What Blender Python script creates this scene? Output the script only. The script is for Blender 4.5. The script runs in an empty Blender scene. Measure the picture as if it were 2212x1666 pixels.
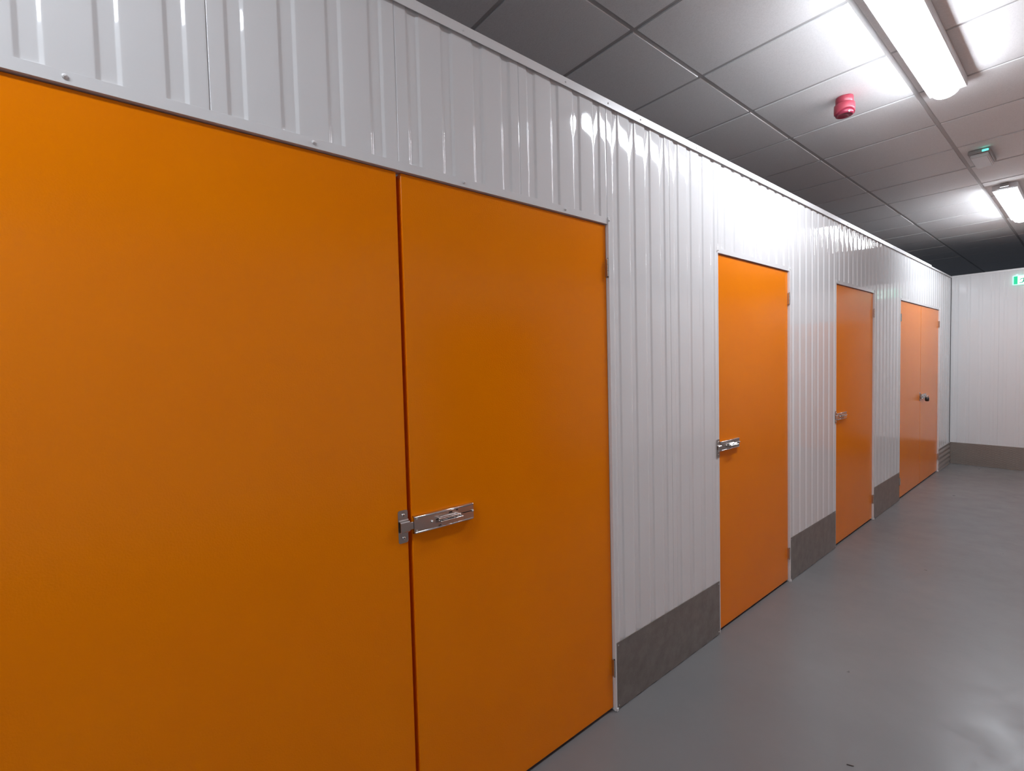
import bpy, bmesh, math, random
from mathutils import Vector, Matrix

random.seed(7)
sc = bpy.context.scene
COL = sc.collection
PI = math.pi

# ------------------------------------------------------------------ materials
def srgb(r, g, b):
    f = lambda c: c / 12.92 if c <= .04045 else ((c + .055) / 1.055) ** 2.4
    return (f(r / 255), f(g / 255), f(b / 255), 1)

def mat(name, color, rough=.5, metal=0., spec=.5, coat=0., coat_rough=.1):
    m = bpy.data.materials.new(name); m.use_nodes = True
    b = m.node_tree.nodes['Principled BSDF']
    b.inputs['Base Color'].default_value = color
    b.inputs['Roughness'].default_value = rough
    b.inputs['Metallic'].default_value = metal
    b.inputs['Specular IOR Level'].default_value = spec
    b.inputs['Coat Weight'].default_value = coat
    b.inputs['Coat Roughness'].default_value = coat_rough
    return m

def nodes(m):
    nt = m.node_tree
    return nt, nt.nodes['Principled BSDF'], nt.nodes.new, nt.links.new

def coords(m, scale=(1, 1, 1)):
    nt, b, N, L = nodes(m)
    g = N('ShaderNodeNewGeometry'); mp = N('ShaderNodeMapping')
    mp.inputs['Scale'].default_value = scale
    L(g.outputs['Position'], mp.inputs['Vector'])
    return mp.outputs['Vector']

def noise(m, vec, scale, detail=3, rough=.5):
    nt, b, N, L = nodes(m)
    n = N('ShaderNodeTexNoise'); n.inputs['Scale'].default_value = scale
    n.inputs['Detail'].default_value = detail; n.inputs['Roughness'].default_value = rough
    L(vec, n.inputs['Vector'])
    return n.outputs['Fac']

def bump(m, layers):
    """layers: (height socket, strength, distance) chained into the normal"""
    nt, b, N, L = nodes(m); prev = None
    for h, s, d in layers:
        bp = N('ShaderNodeBump'); bp.inputs['Strength'].default_value = s; bp.inputs['Distance'].default_value = d
        L(h, bp.inputs['Height'])
        if prev: L(prev, bp.inputs['Normal'])
        prev = bp.outputs['Normal']
    L(prev, b.inputs['Normal'])

def ramp(m, fac, stops):
    nt, b, N, L = nodes(m)
    r = N('ShaderNodeValToRGB'); e = r.color_ramp.elements
    e[0].position, e[0].color = stops[0]; e[1].position, e[1].color = stops[-1]
    for p, c in stops[1:-1]:
        x = e.new(p); x.color = c
    L(fac, r.inputs['Fac'])
    return r.outputs['Color']

def grey(v): return (v, v, v, 1)

def emit(name, color, strength):
    m = mat(name, color)
    b = m.node_tree.nodes['Principled BSDF']
    b.inputs['Emission Color'].default_value = color
    b.inputs['Emission Strength'].default_value = strength
    return m

M = {}
# white pre-painted steel: glossy, very slightly wavy
M['white'] = mat('white_painted_steel', (.79, .79, .79, 1), .04, 0, .5)
v = coords(M['white'], (1, 1, .35))
bump(M['white'], [(noise(M['white'], v, 4, 1), .05, .004), (noise(M['white'], v, 60, 1), .015, .0003)])
M['trim'] = mat('white_painted_trim', (.79, .785, .78, 1), .3)
bump(M['trim'], [(noise(M['trim'], coords(M['trim']), 300, 1), .03, .0005)])
# orange foil-coated door skin with a fine leathery grain
m = M['orange'] = mat('orange_door_coating', (.89, .23, .0, 1), .17, 0, .2)
v = coords(m)
nt, b, N, L = nodes(m)
L(ramp(m, noise(m, v, 3, 3), [(.3, (.875, .223, .0, 1)), (.7, (.90, .237, .0, 1))]), b.inputs['Base Color'])
bump(m, [(noise(m, v, 230, 1, .5), .42, .0008), (noise(m, v, 5, 2), .08, .004)])
# embossed grey aluminium kick plates
m = M['kick'] = mat('embossed_aluminium', (.36, .33, .30, 1), .42, .85)
v = coords(m); nt, b, N, L = nodes(m)
L(ramp(m, noise(m, v, 14, 5, .65), [(.3, (.30, .27, .245, 1)), (.7, (.40, .37, .34, 1))]), b.inputs['Base Color'])
bump(m, [(noise(m, v, 260, 2, .7), .5, .0015)])
# tread-plate kick plate: raised lozenges
m = M['tread'] = mat('tread_plate_aluminium', (.36, .325, .29, 1), .38, .85)
v = coords(m, (1, 1, 1)); nt, b, N, L = nodes(m)
def lozenge(sign):
    mp = N('ShaderNodeMapping'); mp.inputs['Rotation'].default_value = (0, sign * PI / 4, 0); mp.inputs['Scale'].default_value = (26, 0, 60)
    g = N('ShaderNodeNewGeometry'); L(g.outputs['Position'], mp.inputs['Vector'])
    vo = N('ShaderNodeTexVoronoi'); vo.inputs['Randomness'].default_value = 0; vo.inputs['Scale'].default_value = 1
    L(mp.outputs['Vector'], vo.inputs['Vector']); return vo.outputs['Distance']
mx = N('ShaderNodeMath'); mx.operation = 'MINIMUM'
L(lozenge(1), mx.inputs[0]); L(lozenge(-1), mx.inputs[1])
mr = N('ShaderNodeMapRange'); mr.inputs['From Min'].default_value = .38; mr.inputs['From Max'].default_value = .2
L(mx.outputs[0], mr.inputs['Value'])
bump(m, [(mr.outputs['Result'], .3, .002), (noise(m, v, 200, 2), .2, .001)])
m = M['rib'] = mat('ribbed_bright_aluminium', (.62, .59, .57, 1), .36, .9)
bump(m, [(noise(m, coords(m), 200, 2), .15, .001)])
# steel fittings
m = M['steel'] = mat('satin_stainless_steel', (.62, .60, .58, 1), .24, 1.)
bump(m, [(noise(m, coords(m, (1, .05, 1)), 900, 1), .05, .0004)])
M['chrome'] = mat('polished_screw_steel', (.75, .73, .71, 1), .16, 1.)
M['brass'] = mat('zinc_hinge_steel', (.62, .60, .56, 1), .3, 1.)
M['zinc'] = mat('zinc_screw', (.6, .6, .6, 1), .35, .8)
M['dark'] = mat('dark_slot', (.012, .01, .01, 1), .7)
M['gap'] = mat('dark_gap_fill', (.016, .014, .014, 1), .8)  # near-black fill: painted shade of the gap under the leaves, also the corner strip
# painted concrete floor
m = M['floor'] = mat('grey_floor_paint', (.2, .2, .2, 1), .34, 0, .5)
v = coords(m); nt, b, N, L = nodes(m)
n1 = noise(m, v, 1.1, 4, .55); n2 = noise(m, v, 22, 4, .6)
mixn = N('ShaderNodeMath'); mixn.operation = 'MULTIPLY_ADD'; mixn.inputs[1].default_value = .11
L(n2, mixn.inputs[0]); L(n1, mixn.inputs[2])
L(ramp(m, mixn.outputs[0], [(.4, (.165, .165, .168, 1)), (.9, (.20, .20, .203, 1))]), b.inputs['Base Color'])
L(ramp(m, noise(m, v, 5, 5, .65), [(.3, grey(.27)), (.75, grey(.42))]), b.inputs['Roughness'])
# little scuffs
w = coords(m, (14, 60, 1)); sc1 = noise(m, w, 1, 6, .75)
scr = N('ShaderNodeMapRange'); scr.inputs['From Min'].default_value = .66; scr.inputs['From Max'].default_value = .72
L(sc1, scr.inputs['Value'])
bump(m, [(noise(m, v, 6, 3), .12, .006), (noise(m, v, 130, 3, .6), .12, .0012), (scr.outputs['Result'], .25, .0008)])
# mineral fibre ceiling tiles and grid
m = M['tile'] = mat('mineral_fibre_tile', (.74, .735, .73, 1), .9, 0, .1)
v = coords(m); nt, b, N, L = nodes(m)
L(ramp(m, noise(m, v, 170, 3, .7), [(.3, (.80, .795, .79, 1)), (.6, (.88, .875, .87, 1))]), b.inputs['Base Color'])
bump(m, [(noise(m, v, 190, 3, .7), .35, .0015)])
M['grid'] = mat('ceiling_grid_steel', (.56, .555, .55, 1), .7, 0, .1)
# plastics
M['red'] = mat('red_sounder_plastic', (.36, .045, .07, 1), .36)
M['red_horn'] = mat('dark_red_horn_plastic', (.27, .025, .055, 1), .35)
M['lamp_body'] = mat('white_lamp_housing', (.82, .82, .82, 1), .35)
M['lamp'] = emit('lit_opal_diffuser', (.875, .925, 1, 1), 33)
M['em_body'] = mat('grey_emergency_housing', (.36, .35, .345, 1), .45)
M['em_lens'] = mat('frosted_emergency_lens', (.74, .74, .74, 1), .25)
M['green_led'] = emit('green_indicator', (.05, .85, .65, 1), 3.)
M['sign_body'] = emit('backlit_sign_edge', srgb(178, 240, 222), .55)
M['sign_green'] = emit('backlit_sign_green', srgb(0, 172, 122), .6)
M['sign_man'] = emit('backlit_sign_dark_green', srgb(20, 140, 110), .5)
M['sign_white'] = emit('backlit_sign_white', srgb(225, 250, 240), .6)
M['black'] = mat('black_padlock_coating', (.012, .011, .011, 1), .35)
M['splinter'] = mat('dark_splinter', (.03, .025, .02, 1), .8)

# ------------------------------------------------------------------ mesh helpers
def finish(name, bm, material, parent=None, smooth=False, loc=None):
    me = bpy.data.meshes.new(name); bm.normal_update(); bm.to_mesh(me); bm.free()
    mats = material if isinstance(material, (list, tuple)) else [material]
    for x in mats: me.materials.append(x)
    if smooth:
        for p in me.polygons: p.use_smooth = True
    o = bpy.data.objects.new(name, me); COL.objects.link(o)
    if parent: o.parent = parent
    if loc: o.location = loc
    return o

def tag(o, label=None, cat=None, group=None, kind=None):
    if label: o['label'] = label
    if cat: o['category'] = cat
    if group: o['group'] = group
    if kind: o['kind'] = kind
    return o

def empty(name, loc=(0, 0, 0), parent=None):
    o = bpy.data.objects.new(name, None); COL.objects.link(o)
    o.location = loc; o.empty_display_size = .05
    if parent: o.parent = parent
    return o

def box(bm, lo, hi, bev=0, seg=2):
    r = bmesh.ops.create_cube(bm, size=1)
    vs = r['verts']
    for v_ in vs:
        v_.co = Vector([lo[i] + (v_.co[i] + .5) * (hi[i] - lo[i]) for i in range(3)])
    if bev:
        es = list({e for v_ in vs for e in v_.link_edges})
        bmesh.ops.bevel(bm, geom=es, offset=bev, segments=seg, affect='EDGES', profile=.5, clamp_overlap=True)

def prism(bm, pts, axis, a, b):
    """polygon pts in the two other axes, extruded along axis from a to b"""
    def P(p, t):
        if axis == 0: return (t, p[0], p[1])
        if axis == 1: return (p[0], t, p[1])
        return (p[0], p[1], t)
    A = [bm.verts.new(P(p, a)) for p in pts]; B = [bm.verts.new(P(p, b)) for p in pts]
    n = len(pts)
    bm.faces.new(A[::-1]); bm.faces.new(B)
    for i in range(n): bm.faces.new((A[i], A[(i + 1) % n], B[(i + 1) % n], B[i]))
    bmesh.ops.recalc_face_normals(bm, faces=bm.faces[:])

def cyl(bm, p, axis, r, h, seg=20, r2=None):
    """cylinder starting at p and running h along axis"""
    r2 = r if r2 is None else r2
    rot = {0: Matrix.Rotation(PI / 2, 4, 'Y'), 1: Matrix.Rotation(-PI / 2, 4, 'X'), 2: Matrix.Identity(4)}[axis]
    d = Vector([0, 0, 0]); d[axis] = h / 2
    bmesh.ops.create_cone(bm, cap_ends=True, segments=seg, radius1=r, radius2=r2, depth=abs(h), matrix=Matrix.Translation(Vector(p) + d) @ rot)

def lathe(bm, prof, centre, axis=2, seg=32, wave=None):
    """prof: (radius, height) pairs; height runs along axis from centre"""
    rings = []
    for k, (r, h) in enumerate(prof):
        ring = []
        for i in range(seg):
            a = 2 * PI * i / seg
            hh = h + (wave(k, a) if wave else 0)
            c, s = r * math.cos(a), r * math.sin(a)
            q = {2: (c, s, hh), 0: (hh, c, s), 1: (s, hh, c)}[axis]
            ring.append(bm.verts.new(Vector(centre) + Vector(q)))
        rings.append(ring)
    for A, B in zip(rings, rings[1:]):
        for i in range(seg):
            bm.faces.new((A[i], A[(i + 1) % seg], B[(i + 1) % seg], B[i]))
    bm.faces.new(rings[0]); bm.faces.new(rings[-1])
    bmesh.ops.recalc_face_normals(bm, faces=bm.faces[:])

def copy_tree(o, parent=None):
    c = o.copy(); COL.objects.link(c)
    if parent: c.parent = parent
    for ch in list(o.children): copy_tree(ch, c)
    return c

def dome(bm, p, r, h, seg=14):
    """screw head: a shallow dome on the plane x = p.x, bulging to +x"""
    prof = [(r, 0), (r, h * .35), (r * .86, h * .72), (r * .55, h * .94), (r * .2, h)]
    lathe(bm, prof, p, 0, seg)

# ------------------------------------------------------------------ layout (metres): left wall x = 0, corridor along +y, floor z = 0
Z_TOP, Z_HEAD, Z_LIP = 2.566, 2.0803, 2.106
Y_END, Z_CEIL, X_RIGHT = 8.87, 3.05, 2.9
OPEN = [(-.262, 1.594), (2.506, 3.438), (4.335, 5.325), (6.245, 8.125)]
XD = -.009                                                     # door face

# ------------------------------------------------------------------ corrugated wall panels
def fillet(c, t=.0017):
    out = [c[0]]
    for a, b_, d in zip(c, c[1:], c[2:]):
        a, b_, d = Vector(a), Vector(b_), Vector(d)
        p = b_ + (a - b_).normalized() * t; q = b_ + (d - b_).normalized() * t
        for u in (0, .33, .67, 1):
            out.append(tuple(p * (1 - u) ** 2 + b_ * 2 * u * (1 - u) + q * u * u))
    out.append(c[-1])
    return out

def profile(u0, u1, centres, crown=.0002, depth=.0048):
    """(u, x) points of a panel from u0 to u1, trapezoid grooves at centres, flats very slightly crowned, edges turned in"""
    c = [0, 0]
    for g in centres:
        c += [(g - .0215, 0), (g - .013, -depth), (g + .013, -depth), (g + .0215, 0)]
    c += [0, 0]
    c[0:2] = [(u0, -.004), (u0 + .0010, -.0004), (u0 + .0022, 0)]
    c[-2:] = [(u1 - .0022, 0), (u1 - .0010, -.0004), (u1, -.004)]
    head, tail = c[:3], c[-3:]
    mid = fillet([head[-1]] + c[3:-3] + [tail[0]]) if centres else [head[-1], tail[0]]
    pts = head[:-1] + mid + tail[1:]
    out = []
    for (ua, xa), (ub, xb) in zip(pts, pts[1:]):
        out.append((ua, xa))
        if xa == 0 and xb == 0 and ub - ua > .02:              # a flat: crown it
            k = crown * random.uniform(-.6, 1.6)
            for i in range(1, 8):
                t = i / 8
                out.append((ua + (ub - ua) * t, k * (1 - (2 * t - 1) ** 2)))
    out.append(pts[-1])
    return out

def panel(name, u0, u1, centres, z0, z1, parent, place, depth=.0048):
    """place(u, x, z) -> world position"""
    bm = bmesh.new()
    pts = profile(u0, u1, centres, depth=depth)
    zs = (z0, z1)
    rows = [[bm.verts.new(place(u, x, z)) for u, x in pts] for z in zs]
    for i in range(len(pts) - 1):
        bm.faces.new((rows[0][i], rows[0][i + 1], rows[1][i + 1], rows[1][i]))
    return finish(name, bm, M['white'], parent, smooth=True)

left = lambda u, x, z: (x, u, z)
wall_left = tag(empty('wall_left'), kind='structure', label='glossy white ribbed steel partition wall with orange doors', cat='wall')
def strip(y0, y1, n, z0, first=None, pitch=None):
    """panels of four grooves from y0 to y1"""
    pitch = pitch or (y1 - y0) / n
    first = y0 + pitch / 2 if first is None else first
    cs = [first + pitch * k for k in range(n)]
    i, u = 0, y0
    while i < n:
        j = min(i + 4, n)
        u2 = y1 if j == n else (cs[j - 1] + cs[j]) / 2
        panel('wall_panel', u, u2, cs[i:j], z0, Z_TOP, wall_left, left)
        i, u = j, u2
# header over the first opening: the photographed rib positions
cs = [-.1046 + .1171 * k for k in range(-1, 15)]
for a, b_, i0, i1 in ((-.262, .1900, 0, 4), (.1900, .6575, 4, 8), (.6575, 1.1245, 8, 12), (1.1245, 1.594, 12, 16)):
    q = [c for c in cs if a + .022 < c < b_ - .022]
    panel('wall_panel', a, b_, q, Z_LIP - .004, Z_TOP, wall_left, left)
strip(-4.0, -.262, 32, 0.)
strip(1.594, 2.506, 8, 0., 1.652, .1143)
strip(2.506, 3.438, 8, Z_LIP - .004, 2.567, .1112)
strip(3.438, 4.335, 8, 0.)
strip(4.335, 5.325, 9, Z_LIP - .004)
strip(5.325, 6.245, 8, 0.)
strip(6.245, 8.125, 16, Z_LIP - .004)
strip(8.125, Y_END, 6, 0.)

# ------------------------------------------------------------------ door surrounds: head lip, jambs, rivets
def rivet_bm(): 
    bm = bmesh.new(); dome(bm, (0, 0, 0), .0052, .0035, 14); dome(bm, (.0034, 0, 0), .0026, .0016, 10); return bm
rivet_mesh = None
def rivet(parent, p, s=1.):
    global rivet_mesh
    if rivet_mesh is None:
        o = finish('rivet', rivet_bm(), M['trim'], parent, smooth=True); rivet_mesh = o.data
    else:
        o = bpy.data.objects.new('rivet', rivet_mesh); COL.objects.link(o); o.parent = parent
    o.location = p; o.scale = (s, s, s)
    return o

def screw(parent, p, r=.0045, material='chrome'):
    bm = bmesh.new(); dome(bm, (0, 0, 0), r, r * .6, 16)
    o = finish('screw', bm, [M[material], M['dark']], parent, smooth=True, loc=p)
    bm = bmesh.new(); bm.from_mesh(o.data); n = len(bm.faces)
    k = r * .45
    box(bm, (r * .5, -k, -r * .12), (r * .64, k, r * .12)); box(bm, (r * .5, -r * .12, -k), (r * .64, r * .12, k))
    bm.faces.ensure_lookup_table()
    for f in bm.faces[n:]: f.material_index = 1
    bm.to_mesh(o.data); bm.free()
    return o

SURROUND = ['first double', 'brightly lit single', 'second single', 'far double']
frames = []
for n, (a, b_) in enumerate(OPEN):
    t = tag(empty('trim_%d' % (n + 1)), kind='structure', label='white folded steel surround of the %s door' % SURROUND[n], cat='door frame')
    bm = bmesh.new()
    box(bm, (-.034, a, Z_HEAD), (.0004, b_, Z_LIP), .0002, 1)
    finish('head_lip', bm, M['white'], t)
    for y0, y1 in ((a - .0105, a), (b_, b_ + .0002)):
        bm = bmesh.new()
        if y1 - y0 > .005: box(bm, (-.055, y0, 0), (.0012, y1 - .0003, Z_LIP + .003), .0008, 1)
        else: box(bm, (-.055, b_ + .0003, .002), (.0045, b_ + .0108, Z_LIP + .003), .001, 1)
        finish('jamb', bm, M['trim'], t)
    frames.append(t)
# the jamb of the hinge side carries a small foot at floor level
for t, (a, b_) in zip(frames, OPEN):
    bm = bmesh.new(); box(bm, (.0048, b_ + .001, .001), (.010, b_ + .014, .016), .002, 1)
    finish('jamb_foot', bm, M['trim'], t)
for y in (-.0554, .4183, .884, 1.3468): rivet(frames[0], (.0008, y, 2.0945))
rivet(frames[0], (.0047, 1.6, 2.0945), .85)
for y in (2.498, 3.4435): rivet(frames[1], (.0047, y, 2.092), .8)
for y in (4.329, 5.331): rivet(frames[2], (.0047, y, 2.092), .8)
for y in (6.239, 8.131): rivet(frames[3], (.0047, y, 2.092), .8)

# capping along the partition top
def capping(name, y0, y1, ztop, label):
    t = tag(empty(name), kind='structure', label=label, cat='trim')
    bm = bmesh.new()
    prism(bm, [(.0095, 2.553), (.0095, ztop), (-.045, ztop), (-.045, ztop - .002), (.0078, ztop - .002), (.0078, 2.553)], 1, y0, y1)
    finish('capping_strip', bm, M['trim'], t)
    return t
cap1 = capping('trim_5', -4., 7.6, 2.5845, 'long white capping angle along the top of the ribbed wall')
cap2 = capping('trim_6', 7.602, Y_END - .006, 2.571, 'shorter lower capping angle meeting the far wall')
for y in (-.03, .43, .8914, 1.3532, 1.6002, 1.82, 2.283, 2.503, 2.738, 3.179, 3.64, 4.1, 4.56, 5.02, 5.48, 5.94, 6.4, 6.86, 7.32):
    rivet(cap1, (.0093, y, 2.567), .72)

# ------------------------------------------------------------------ kick plates
base_left = tag(empty('baseboard_left'), kind='structure', label='grey aluminium kick plates along the foot of the ribbed wall', cat='kick plate')
def kick_plate(y0, y1):
    bm = bmesh.new(); box(bm, (.0006, y0, .004), (.0034, y1, .298), .0006, 1)
    o = finish('kick_plate', bm, M['kick'], base_left)
    for y in (y0 + .012, y1 - .012):
        for z in (.018, .284):
            b2 = bmesh.new(); dome(b2, (0, 0, 0), .0035, .002, 10)
            finish('screw', b2, M['zinc'], o, smooth=True, loc=(.0034, y, z))
kick_plate(1.6055, 2.494)
kick_plate(3.4495, 4.3235)
kick_plate(5.3365, 6.2335)
kick_plate(-4., -.274)
# last short plate: rolled horizontal ribs
bm = bmesh.new()
pts = []
nz = 60
for i in range(nz + 1):
    z = .004 + .294 * i / nz
    ph = (z - .004) / .294 * 4.9
    pts.append((.004 + (.0105) * (.5 + .5 * math.cos(2 * PI * (ph + .12))) ** .8, z))
poly = [(.0006, .004)] + pts + [(.0006, .298)]
prism(bm, poly, 1, 8.137, Y_END - .008)
finish('ribbed_kick_plate', bm, M['rib'], base_left)

# ------------------------------------------------------------------ far wall
wall_back = tag(empty('wall_back'), kind='structure', label='white ribbed steel wall closing the far end', cat='wall')
back = lambda u, x, z: (u, Y_END - x, z)
N_B = 40
u = .002; k = 0
while u < 4.6:
    u2 = u + .117 * 4
    panel('wall_panel', u, u2, [u + .0585 + .117 * i for i in range(4)], 0, Z_TOP, wall_back, back, .003)
    u = u2
bm = bmesh.new(); box(bm, (.0, Y_END + .001, 2.556), (4.6, Y_END + .05, 2.579), .001, 1)
box(bm, (.006, Y_END - .004, 2.5555), (4.6, Y_END + .002, 2.579), .001, 1)
cap3 = tag(finish('trim_7', bm, M['trim']), kind='structure', label='white capping angle along the top of the far wall', cat='trim')
bm = bmesh.new(); box(bm, (-.004, Y_END - .0075, 0), (.0035, Y_END - .0005, 2.56), .001, 1)
tag(finish('trim_8', bm, M['gap']), kind='structure', label='dark vertical joint strip in the far corner', cat='trim')
bm = bmesh.new(); box(bm, (.006, Y_END - .0045, .004), (.93, Y_END - .0012, .300), .0006, 1)
tag(finish('baseboard_back', bm, M['tread']), kind='structure', label='grey tread plate along the foot of the far wall', cat='kick plate')
# orange door in the far wall and in the side wall, beyond the frame: seen only mirrored in the gloss of the partition
bm = bmesh.new(); box(bm, (.95, Y_END - .006, .012), (2.1, Y_END + .0, 2.08), .002, 1)
tag(finish('door_1', bm, M['orange']), kind='structure', label='orange door in the far wall beyond the exit sign', cat='door')

wall_right = tag(empty('wall_right'), kind='structure', label='white ribbed steel partition opposite the orange doors', cat='wall')
right = lambda u, x, z: (X_RIGHT - x, u, z)
u = -4.
while u < Y_END - .3:
    panel('wall_panel', u, u + .468, [u + .0585 + .117 * i for i in range(4)], 0, Z_TOP, wall_right, right)
    u += .468
for i, (a, b_) in enumerate(((2.35, 3.9),)):
    bm = bmesh.new(); box(bm, (X_RIGHT - .006, a, .012), (X_RIGHT - .0005, b_, 2.08), .002, 1)
    tag(finish('door_%d' % (i + 2), bm, M['orange']), kind='structure', label='orange double door in the opposite wall', cat='door')
bm = bmesh.new(); box(bm, (X_RIGHT - .004, -4, .004), (X_RIGHT - .0006, 2.34, .298)); box(bm, (X_RIGHT - .004, 3.91, .004), (X_RIGHT - .0006, Y_END, .298))
tag(finish('baseboard_right', bm, M['kick']), kind='structure', label='kick plates along the opposite wall', cat='kick plate')
bm = bmesh.new(); box(bm, (-.05, -4.1, 0), (X_RIGHT + .05, -4.0, Z_TOP))
tag(finish('wall_front', bm, M['trim']), kind='structure', label='white wall closing the corridor behind the viewpoint', cat='wall')

# ------------------------------------------------------------------ floor and ceiling
bm = bmesh.new(); box(bm, (-2.2, -4.6, -.08), (5.0, 15., 0))
tag(finish('floor', bm, M['floor']), kind='structure', label='glossy grey painted concrete floor', cat='floor')

ceiling = tag(empty('ceiling'), kind='structure', label='suspended ceiling of pale mineral fibre tiles', cat='ceiling')
XR0, XP, YR0, YP = -.098, .688, 1.9275, .6
xs = [XR0 + XP * k for k in range(-3, 8)]
ys = [YR0 + YP * k for k in range(-11, 23)]
bm = bmesh.new()
for x0, x1 in zip(xs, xs[1:]):
    for y0, y1 in zip(ys, ys[1:]):
        e = .0125; dz = random.uniform(-.0006, .0012); tx, ty = random.uniform(-.0012, .0012), random.uniform(-.0012, .0012)
        q = [(x0 + e, y0 + e, -tx - ty), (x1 - e, y0 + e, tx - ty), (x1 - e, y1 - e, tx + ty), (x0 + e, y1 - e, -tx + ty)]
        lo = [bm.verts.new((a, b_, Z_CEIL + dz + c)) for a, b_, c in q]
        hi = [bm.verts.new((a, b_, Z_CEIL + .018)) for a, b_, c in q]
        bm.faces.new(lo[::-1]); bm.faces.new(hi)
        for i in range(4): bm.faces.new((lo[i], lo[(i + 1) % 4], hi[(i + 1) % 4], hi[i]))
bmesh.ops.recalc_face_normals(bm, faces=bm.faces[:])
finish('ceiling_tile', bm, M['tile'], ceiling)
bm = bmesh.new()
for x in xs: box(bm, (x - .012, ys[0], Z_CEIL + .006), (x + .012, ys[-1], Z_CEIL + .0095))
for y in ys: box(bm, (xs[0], y - .012, Z_CEIL + .0062), (xs[-1], y + .012, Z_CEIL + .0097))
finish('ceiling_grid', bm, M['grid'], ceiling)

# ------------------------------------------------------------------ door leaves
GROUP = 'orange storage doors along the ribbed wall'
def hinge(parent, y, z, side):
    """three knuckles with a pin, and the narrow flange on the frame"""
    bm = bmesh.new(); h = .074
    for k in range(3):
        cyl(bm, (0, 0, h * k / 3 + .0006), 2, .0046, h / 3 - .0012, 14)
    o = finish('hinge', bm, M['brass'], parent, loc=(.0035, y, z - h / 2))
    bm = bmesh.new(); cyl(bm, (0, 0, -.002), 2, .0028, h + .004, 12)
    finish('hinge_pin', bm, M['dark'], o)
    bm = bmesh.new(); box(bm, (-.013, -.0018, .0005), (.0005, .0, h - .0005))
    finish('hinge_flange', bm, M['brass'], o)

def strike(parent, y, z, x):
    """keeper: rounded plate with two screws and a bridge that takes the bolt; local y = plate centre"""
    w, h, t = .0315, .099, .0022
    r = .006; pts = []
    for cx, cy, a0 in ((w / 2 - r, h / 2 - r, 0), (-w / 2 + r, h / 2 - r, PI / 2), (-w / 2 + r, -h / 2 + r, PI), (w / 2 - r, -h / 2 + r, 1.5 * PI)):
        for i in range(5):
            a = a0 + PI / 2 * i / 4; pts.append((cx + r * math.cos(a), cy + r * math.sin(a)))
    bm = bmesh.new(); prism(bm, pts, 0, 0, t)
    o = finish('strike_plate', bm, M['steel'], parent, loc=(x, y, z))
    # bridge: folded strap standing off the plate
    bm = bmesh.new()
    H, D, th = .0165, .013, .0022
    sec = [(t, H + .004), (t + .001, H + .001), (D - .003, H), (D, H - .003), (D, -H + .003), (D - .003, -H), (t + .001, -H - .001), (t, -H - .004),
           (t, -H - .001), (t + .002, -H + .002), (D - th - .002, -H + th), (D - th, -H + th + .002), (D - th, H - th - .002), (D - th - .002, H - th), (t + .002, H - .002), (t, H + .001)]
    prism(bm, sec, 1, -.0125, .0175)
    finish('bridge', bm, M['steel'], o)
    for s in (-1, 1): screw(o, (t, .001, s * .0345), .0052)
    return o

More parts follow.
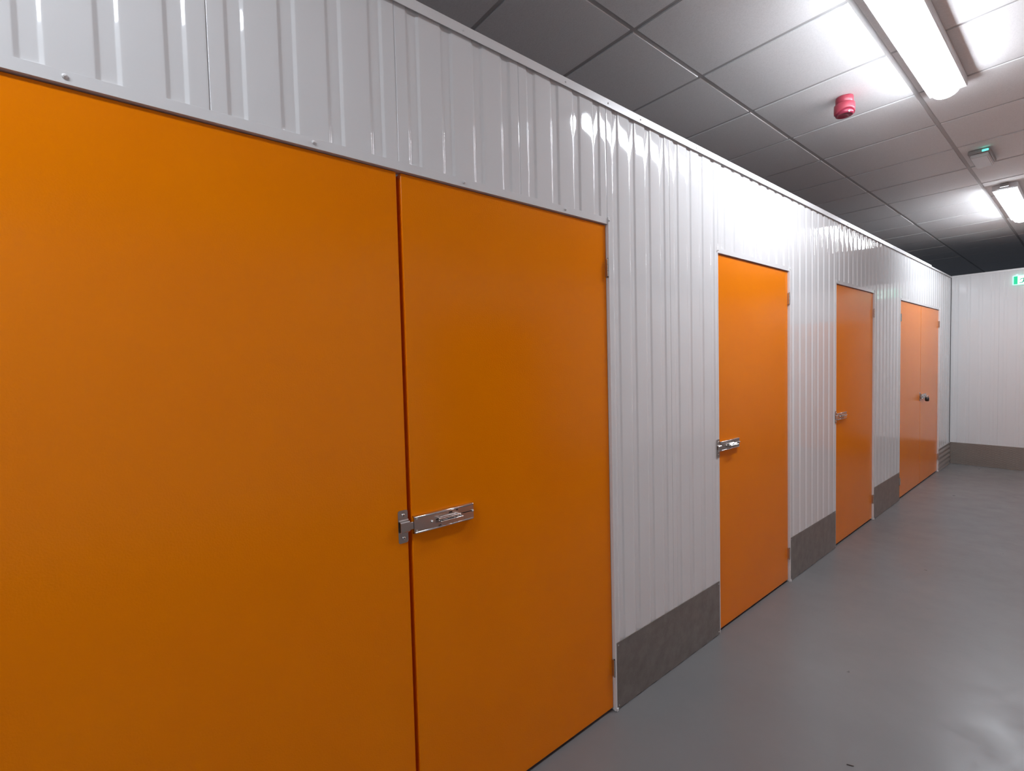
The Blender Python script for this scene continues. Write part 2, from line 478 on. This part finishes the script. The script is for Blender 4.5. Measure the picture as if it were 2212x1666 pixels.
def latch(parent, y, z, x, bolt=.028):
    """sliding bolt: folded cover plate y .. y+.216, centre height z, on the door face x"""
    Lh, hh = .216, .0262
    bm = bmesh.new()
    # cover section (x, z): rolled top and bottom edges
    def edge(s):
        out = []
        for i in range(6):
            a = PI / 2 * i / 5
            out.append((.012 - .004 + .004 * math.cos(a), s * (hh - .004 + .004 * math.sin(a))))
        return out
    top = edge(1); bot = edge(-1)
    sec = [(0, hh)] + top[::-1] + bot + [(0, -hh), (0, -hh + .0018)] + [(px - .0016, pz + .0016) for px, pz in bot[::-1]] + [(px - .0016, pz - .0016) for px, pz in top] + [(0, hh - .0018)]
    prism(bm, sec, 1, 0, Lh)
    o = finish('slide_latch', bm, M['steel'], parent, smooth=False, loc=(x, y, z))
    # raised rolled beads along the edges
    for s in (1, -1):
        bm = bmesh.new(); cyl(bm, (.0118, .003, s * (hh - .0028)), 1, .0030, Lh - .006, 12)
        finish('edge_bead', bm, M['chrome'], o, smooth=True)
    # bolt, runs out of the cover into the keeper bridge
    bm = bmesh.new(); box(bm, (.0035, -bolt, -.0112), (.0088, .05, .0112), .001, 1)
    finish('bolt', bm, M['steel'], o)
    # slots
    bm = bmesh.new(); box(bm, (.0119, .083, -.0192), (.0124, .164, -.0168)); box(bm, (.0119, .162, -.0192), (.0124, .1645, -.0120))
    box(bm, (.0119, .172, .0005), (.0124, .209, .0030)); box(bm, (.0119, .075, .0005), (.0124, .17, .0040)); box(bm, (.0119, .122, .0125), (.0124, .134, .0165)); box(bm, (.0119, .148, .0155), (.0124, .156, .0185))
    finish('slot', bm, M['dark'], o)
    # sliding handle: an upper ear and a lower folded ear, each pierced for a padlock
    bm = bmesh.new()
    box(bm, (.0122, .078, .0052), (.0285, .088, .0082), .0007, 1); box(bm, (.0122, .146, .0052), (.0285, .158, .0082), .0007, 1)
    box(bm, (.0245, .086, .0052), (.0285, .148, .0082), .0007, 1); box(bm, (.0122, .086, .0052), (.0160, .148, .0082), .0007, 1)
    finish('upper_ear', bm, M['chrome'], o)
    bm = bmesh.new()
    box(bm, (.0122, .0830, -.0030), (.0180, .166, -.0008), .0006, 1)
    box(bm, (.0178, .0830, -.0030), (.0305, .096, -.0008), .0006, 1); box(bm, (.0178, .112, -.0030), (.0305, .138, -.0008), .0006, 1); box(bm, (.0178, .154, -.0030), (.0305, .166, -.0008), .0006, 1)
    box(bm, (.0285, .0830, -.0140), (.0307, .166, -.0008), .0008, 1)
    finish('lower_ear', bm, M['chrome'], o)
    for yy, zz in ((.0605, .0), (.2115, .0015)):
        bm = bmesh.new(); lathe(bm, [(.0042, 0), (.0042, .002), (.0036, .0042), (.0022, .0056), (.0006, .006)], (.0121, yy, zz), 0, 14)
        finish('stop_pin', bm, M['chrome'], o, smooth=True)
    for zz in (.0185, -.0190):
        bm = bmesh.new(); dome(bm, (.0121, .009, zz), .0032, .0016, 12)
        finish('rivet_head', bm, M['zinc'], o, smooth=True)
    if x > XD + .001:                                           # packer that brings the latch level with the frame
        bm = bmesh.new(); box(bm, (XD - x + .0002, .004, -hh + .001), (0, Lh - .004, hh - .001))
        finish('packer', bm, M['steel'], o)
    return o

def leaf(n, y0, y1, label, hinge_side, rebate=0):
    """one orange leaf, hinge_side +1 = far edge"""
    o = tag(empty('door_leaf', (0, y0, 0)), label, 'door', GROUP, 'thing')
    w = y1 - y0
    bm = bmesh.new(); box(bm, (XD - .04, .0, .014), (XD, w, 2.0772), .0028, 3)
    if rebate: box(bm, (XD - .046, w - .05, .014), (XD - .0405, w + .030, 2.0772))
    finish('panel', bm, M['orange'], o)
    bm = bmesh.new(); box(bm, (XD - .038, .002, .001), (XD - .012, w - .002, .0138))  # dark strip standing in for the shade in the gap below the leaf
    finish('bottom_gap_shade', bm, M['gap'], o)
    for z in (1.9, .196):
        hinge(o, w - .0045 if hinge_side > 0 else .0045, z, hinge_side)
    return o

g = .0014
d1 = leaf(0, -.2605, .6525, 'large orange door leaf that carries only a screwed strike plate, beside the long slide latch', -1, 1)
d2 = leaf(1, .6665, 1.5925, 'large orange door leaf fitted with the biggest slide latch, hinged beside the widest kick plate', 1)
d3 = leaf(2, 2.5075, 3.4365, 'bright yellow-orange single door under the most brightly lit white header', 1)
d4 = leaf(3, 4.3365, 5.3235, 'duller brownish-orange single door between two short kick plates, slide latch at its edge', 1)
d5 = leaf(4, 6.2465, 7.1775, 'orange leaf of the far double door without a padlock, bearing only a strike plate', -1, 1)
d6 = leaf(5, 7.1835, 8.1235, 'orange leaf of the far double door with a black padlock hung on its latch', 1)
strike(d1, .636 + .2605, 1.0315, XD)
latch(d2, 0.001, 1.0298, XD, bolt=.03)
latch(d3, .0075, 1.0353, XD, bolt=-.004)
latch(d4, .022, 1.0373, XD, bolt=-.004)
strike(frames[1], 2.4885, 1.0285, .0013)
strike(frames[2], 4.3225, 1.0373, .0013)
strike(d5, .914, 1.0303, XD)
lt = latch(d6, .008, 1.0303, XD, bolt=.034)

# padlock on the far double door
pl = tag(empty('padlock', (XD + .042, 7.1915 + .104, 1.0035)), 'small black padlock hanging on the slide latch of the far double door', 'padlock')
pl.scale = (.88, .88, .88)
bm = bmesh.new()
prof = []
for i in range(24):
    a = 2 * PI * i / 24
    c, s = math.cos(a), math.sin(a)
    prof.append((.021 * (abs(c) ** .45) * (1 if c > 0 else -1), -.012 + .027 * (abs(s) ** (.4 if s > 0 else .7)) * (1 if s > 0 else -1)))
prism(bm, [(px, pz) for px, pz in prof], 1, -.012, .012)
bmesh.ops.bevel(bm, geom=[e for e in bm.edges if abs(e.verts[0].co.y - e.verts[1].co.y) < 1e-6], offset=.003, segments=2, affect='EDGES')
finish('padlock_body', bm, M['black'], pl, smooth=True)
bm = bmesh.new()
path = [Vector((-.012, 0, .014)), Vector((-.012, 0, .026))] + [Vector((.012 * -math.cos(PI * i / 8), 0, .026 + .012 * math.sin(PI * i / 8))) for i in range(1, 8)] + [Vector((.012, 0, .026)), Vector((.012, 0, .014))]
rings = []
for i, p in enumerate(path):
    d = (path[min(i + 1, len(path) - 1)] - path[max(i - 1, 0)]).normalized()
    s_ = d.cross(Vector((0, 1, 0)))
    rings.append([bm.verts.new(p + .0042 * (math.cos(2 * PI * k / 10) * Vector((0, 1, 0)) + math.sin(2 * PI * k / 10) * s_)) for k in range(10)])
for A, B in zip(rings, rings[1:]):
    for k in range(10): bm.faces.new((A[k], A[(k + 1) % 10], B[(k + 1) % 10], B[k]))
bm.faces.new(rings[0]); bm.faces.new(rings[-1]); bmesh.ops.recalc_face_normals(bm, faces=bm.faces[:])
finish('shackle', bm, M['chrome'], pl, smooth=True)

# ------------------------------------------------------------------ ceiling fittings
XL = .728
def batten():
    o = empty('batten_light')
    bm = bmesh.new()
    prism(bm, [(-.083, 0), (-.083, -.040), (-.079, -.046), (.079, -.046), (.083, -.040), (.083, 0)], 1, .0, 1.53)
    finish('housing', bm, M['lamp_body'], o)
    bm = bmesh.new()
    ny, na = 22, 14
    rings = []
    for j in range(ny + 1):
        t = j / ny; y = .012 + 1.506 * t
        dist = min(y - .012, 1.518 - y)
        k = math.sqrt(max(0, 1 - (1 - min(dist / .05, 1)) ** 2)) if dist < .05 else 1
        k = max(k, .03)
        rings.append((y, k))
    # denser ends
    ysl = sorted({.012 + .05 * (1 - math.cos(PI / 2 * i / 6)) for i in range(7)} | {1.518 - .05 * (1 - math.cos(PI / 2 * i / 6)) for i in range(7)} | {.2, .5, .8, 1.1, 1.35})
    R = []
    for y in ysl:
        dist = min(y - .012, 1.518 - y)
        k = 1 if dist >= .05 else math.sqrt(max(.0, 1 - (1 - dist / .05) ** 2))
        k = max(k, .25)
        R.append([bm.verts.new((.060 * k * math.cos(PI * i / na), y, -.0464 - .050 * k * math.sin(PI * i / na) ** .8)) for i in range(na + 1)])
    for A, B in zip(R, R[1:]):
        for i in range(na): bm.faces.new((A[i], A[i + 1], B[i + 1], B[i]))
        bm.faces.new((A[na], A[0], B[0], B[na]))
    bm.faces.new(R[0]); bm.faces.new(R[-1])
    bmesh.ops.recalc_face_normals(bm, faces=bm.faces[:])
    finish('diffuser', bm, M['lamp'], o, smooth=True)
    for y in (-.012, 1.531):
        bm = bmesh.new(); prism(bm, [(-.072, 0), (-.072, -.010), (-.060, -.040), (.060, -.040), (.072, -.010), (.072, 0)], 1, y, y + .011)
        finish('end_cap', bm, M['lamp_body'], o)
    return o
LG = 'batten lights in a line on the ceiling'
ZF = Z_CEIL - .0022
b1 = batten(); b1.location = (XL, 2.205, ZF)
tag(b1, 'long glowing batten light on the ceiling beside the red sounder', 'ceiling light', LG)
b2 = copy_tree(b1); b2.location = (XL, 6.33, ZF)
tag(b2, 'glowing batten light beyond the green-lit emergency light, towards the far wall', 'ceiling light', LG)
bm = bmesh.new(); box(bm, (-.03, -.05, -.03), (.03, -.0125, 0), .004, 2)
finish('cable_entry', bm, M['em_body'], b2)
b0 = copy_tree(b1); b0.location = (XL, -1.93, ZF)
tag(b0, 'glowing batten light over the near end of the corridor, behind the viewpoint', 'ceiling light', LG)

# red sounder
so = tag(empty('alarm_sounder', (.315, 3.415, ZF)), 'round red alarm sounder hanging under a ceiling tile', 'alarm')
bm = bmesh.new(); lathe(bm, [(.044, 0), (.0455, -.006), (.0455, -.036), (.044, -.0375)], (0, 0, 0), 2, 40)
finish('base', bm, M['red'], so, smooth=True)
def wv(k, a):
    # the lower rim rises and falls twice around
    amp = [0, 0, 0, .35, 1, 1][k]
    return amp * .008 * math.cos(2 * (a + .9))
bm = bmesh.new(); lathe(bm, [(.046, -.0378), (.0525, -.042), (.0535, -.060), (.0535, -.075), (.0520, -.088), (.046, -.0885)], (0, 0, 0), 2, 48, wv)
finish('body', bm, M['red'], so, smooth=True)
bm = bmesh.new(); lathe(bm, [(.043, -.070), (.0475, -.092), (.0445, -.103), (.040, -.105), (.036, -.1045), (.030, -.098), (.004, -.096)], (0, 0, 0), 2, 40)
finish('horn', bm, M['red_horn'], so, smooth=True)
bm = bmesh.new()
bmesh.ops.create_uvsphere(bm, u_segments=14, v_segments=8, radius=.006, matrix=Matrix.Translation((.032, -.030, -.098)))
finish('indicator_lens', bm, M['em_lens'], so, smooth=True)

# emergency light
em = tag(empty('emergency_light', (.70, 5.09, ZF)), 'small boxy emergency light with green indicator, between the two glowing battens', 'emergency light')
bm = bmesh.new(); box(bm, (-.062, 0, -.030), (.062, .34, 0), .008, 3)
finish('housing', bm, M['em_body'], em)
bm = bmesh.new(); prism(bm, [(-.052, -.0303), (-.046, -.058), (.046, -.058), (.052, -.0303)], 1, .012, .328)
bmesh.ops.bevel(bm, geom=bm.edges[:], offset=.005, segments=2, affect='EDGES')
finish('lens', bm, M['em_lens'], em)
bm = bmesh.new(); box(bm, (.018, -.0025, -.024), (.052, .0005, -.012), .001, 1)
finish('indicator', bm, M['green_led'], em)

# exit sign on the far wall
SX, SZ, SY = .586, 2.367, Y_END - .030
es = tag(empty('exit_sign', (SX, SY, SZ)), 'green and white running man exit sign on the far wall', 'sign')
W_, H_ = .31, .121
bm = bmesh.new(); box(bm, (0, 0, 0), (W_, .0275, H_), .008, 3)
finish('housing', bm, M['sign_body'], es)
bm = bmesh.new(); box(bm, (.028, .004, H_ - .001), (.048, .022, H_ + .014), .002, 1)
finish('mounting_tab', bm, M['sign_body'], es)
bm = bmesh.new(); box(bm, (.045, -.0012, .010), (W_ - .011, .0005, H_ - .012))
finish('picture_field', bm, M['sign_white'], es)
bm = bmesh.new(); box(bm, (.011, -.0018, .010), (.0455, .0005, H_ - .012), .0006, 1)
finish('green_block', bm, M['sign_green'], es)
def limb(bm, a, b_, r0, r1):
    a, b_ = Vector(a), Vector(b_); d = (b_ - a).normalized(); n = Vector((-d.y, d.x))
    pts = [a + n * r0, a - n * r0, b_ - n * r1, b_ + n * r1]
    prism(bm, [(p.x, p.y) for p in pts], 1, -.0030, -.0011)
bm = bmesh.new()
ox = .105
cyl(bm, (ox + .008, -.0030, .091), 1, .0105, .0019, 20)
limb(bm, (ox + .004, .080), (ox - .006, .045), .011, .008)      # trunk
limb(bm, (ox - .006, .047), (ox + .016, .034), .007, .005); limb(bm, (ox + .016, .036), (ox + .008, .012), .005, .004)
limb(bm, (ox - .006, .046), (ox - .018, .026), .007, .005); limb(bm, (ox - .017, .028), (ox - .046, .024), .005, .004)
limb(bm, (ox + .006, .076), (ox + .024, .066), .005, .004); limb(bm, (ox + .022, .066), (ox + .038, .076), .004, .003)
limb(bm, (ox - .002, .078), (ox - .028, .076), .005, .004); limb(bm, (ox - .026, .077), (ox - .040, .058), .004, .003)
finish('running_man', bm, M['sign_man'], es)
bm = bmesh.new()                                                # arrow
prism(bm, [(.176, .052), (.215, .052), (.215, .072), (.176, .072)], 1, -.0030, -.0011)
prism(bm, [(.215, .034), (.250, .062), (.215, .090)], 1, -.0030, -.0011)
finish('arrow', bm, M['sign_man'], es)
bm = bmesh.new(); dome(bm, (0, 0, 0), .007, .004, 14)
o = finish('rivet', bm, M['lamp_body'], wall_back, smooth=True, loc=(.618, Y_END, 2.548)); o.rotation_euler = (0, 0, -PI / 2)

# dark splinter on the floor
bm = bmesh.new()
prism(bm, [(-.011, -.0012), (.006, -.0022), (.012, .0006), (.003, .0016), (-.008, .0012)], 2, 0, .002)
o = finish('wood_splinter', bm, M['splinter'], loc=(.742, 2.02, .0002)); o.rotation_euler = (0, 0, .45)
tag(o, 'tiny dark splinter lying alone on the grey floor', 'debris')

# ------------------------------------------------------------------ camera
cam_data = bpy.data.cameras.new('camera'); cam = bpy.data.objects.new('camera', cam_data); COL.objects.link(cam)
rx, ry, rz = -.0409, -.0248, .8855
cy_, sy_, cp, sp = math.cos(rz), math.sin(rz), math.cos(rx), math.sin(rx)
f = Vector((-sy_ * cp, cy_ * cp, sp)); r = Vector((cy_, sy_, 0)); up = r.cross(f)
c, s = math.cos(ry), math.sin(ry)
R3 = Matrix((c * r + s * up, -s * r + c * up, -f)).transposed()
cam.matrix_world = Matrix.Translation((1.3, 0, 1.503)) @ R3.to_4x4()
cam_data.sensor_fit = 'HORIZONTAL'; cam_data.sensor_width = 36; cam_data.lens = 1037.556 / 2212 * 36
cam_data.clip_start = .02
sc.camera = cam

# ------------------------------------------------------------------ world, colour, sampling
w = bpy.data.worlds.new('world'); sc.world = w; w.use_nodes = True
w.node_tree.nodes['Background'].inputs[0].default_value = (.30, .33, .40, 1)
w.node_tree.nodes['Background'].inputs[1].default_value = .11
sc.view_settings.view_transform = 'Standard'; sc.view_settings.look = 'None'
sc.view_settings.gamma = 1; sc.view_settings.use_curve_mapping = False
sc.view_settings.exposure = .8
sc.cycles.use_denoising = True
sc.cycles.max_bounces = 10; sc.cycles.diffuse_bounces = 6; sc.cycles.glossy_bounces = 5
sc.cycles.sample_clamp_indirect = 6
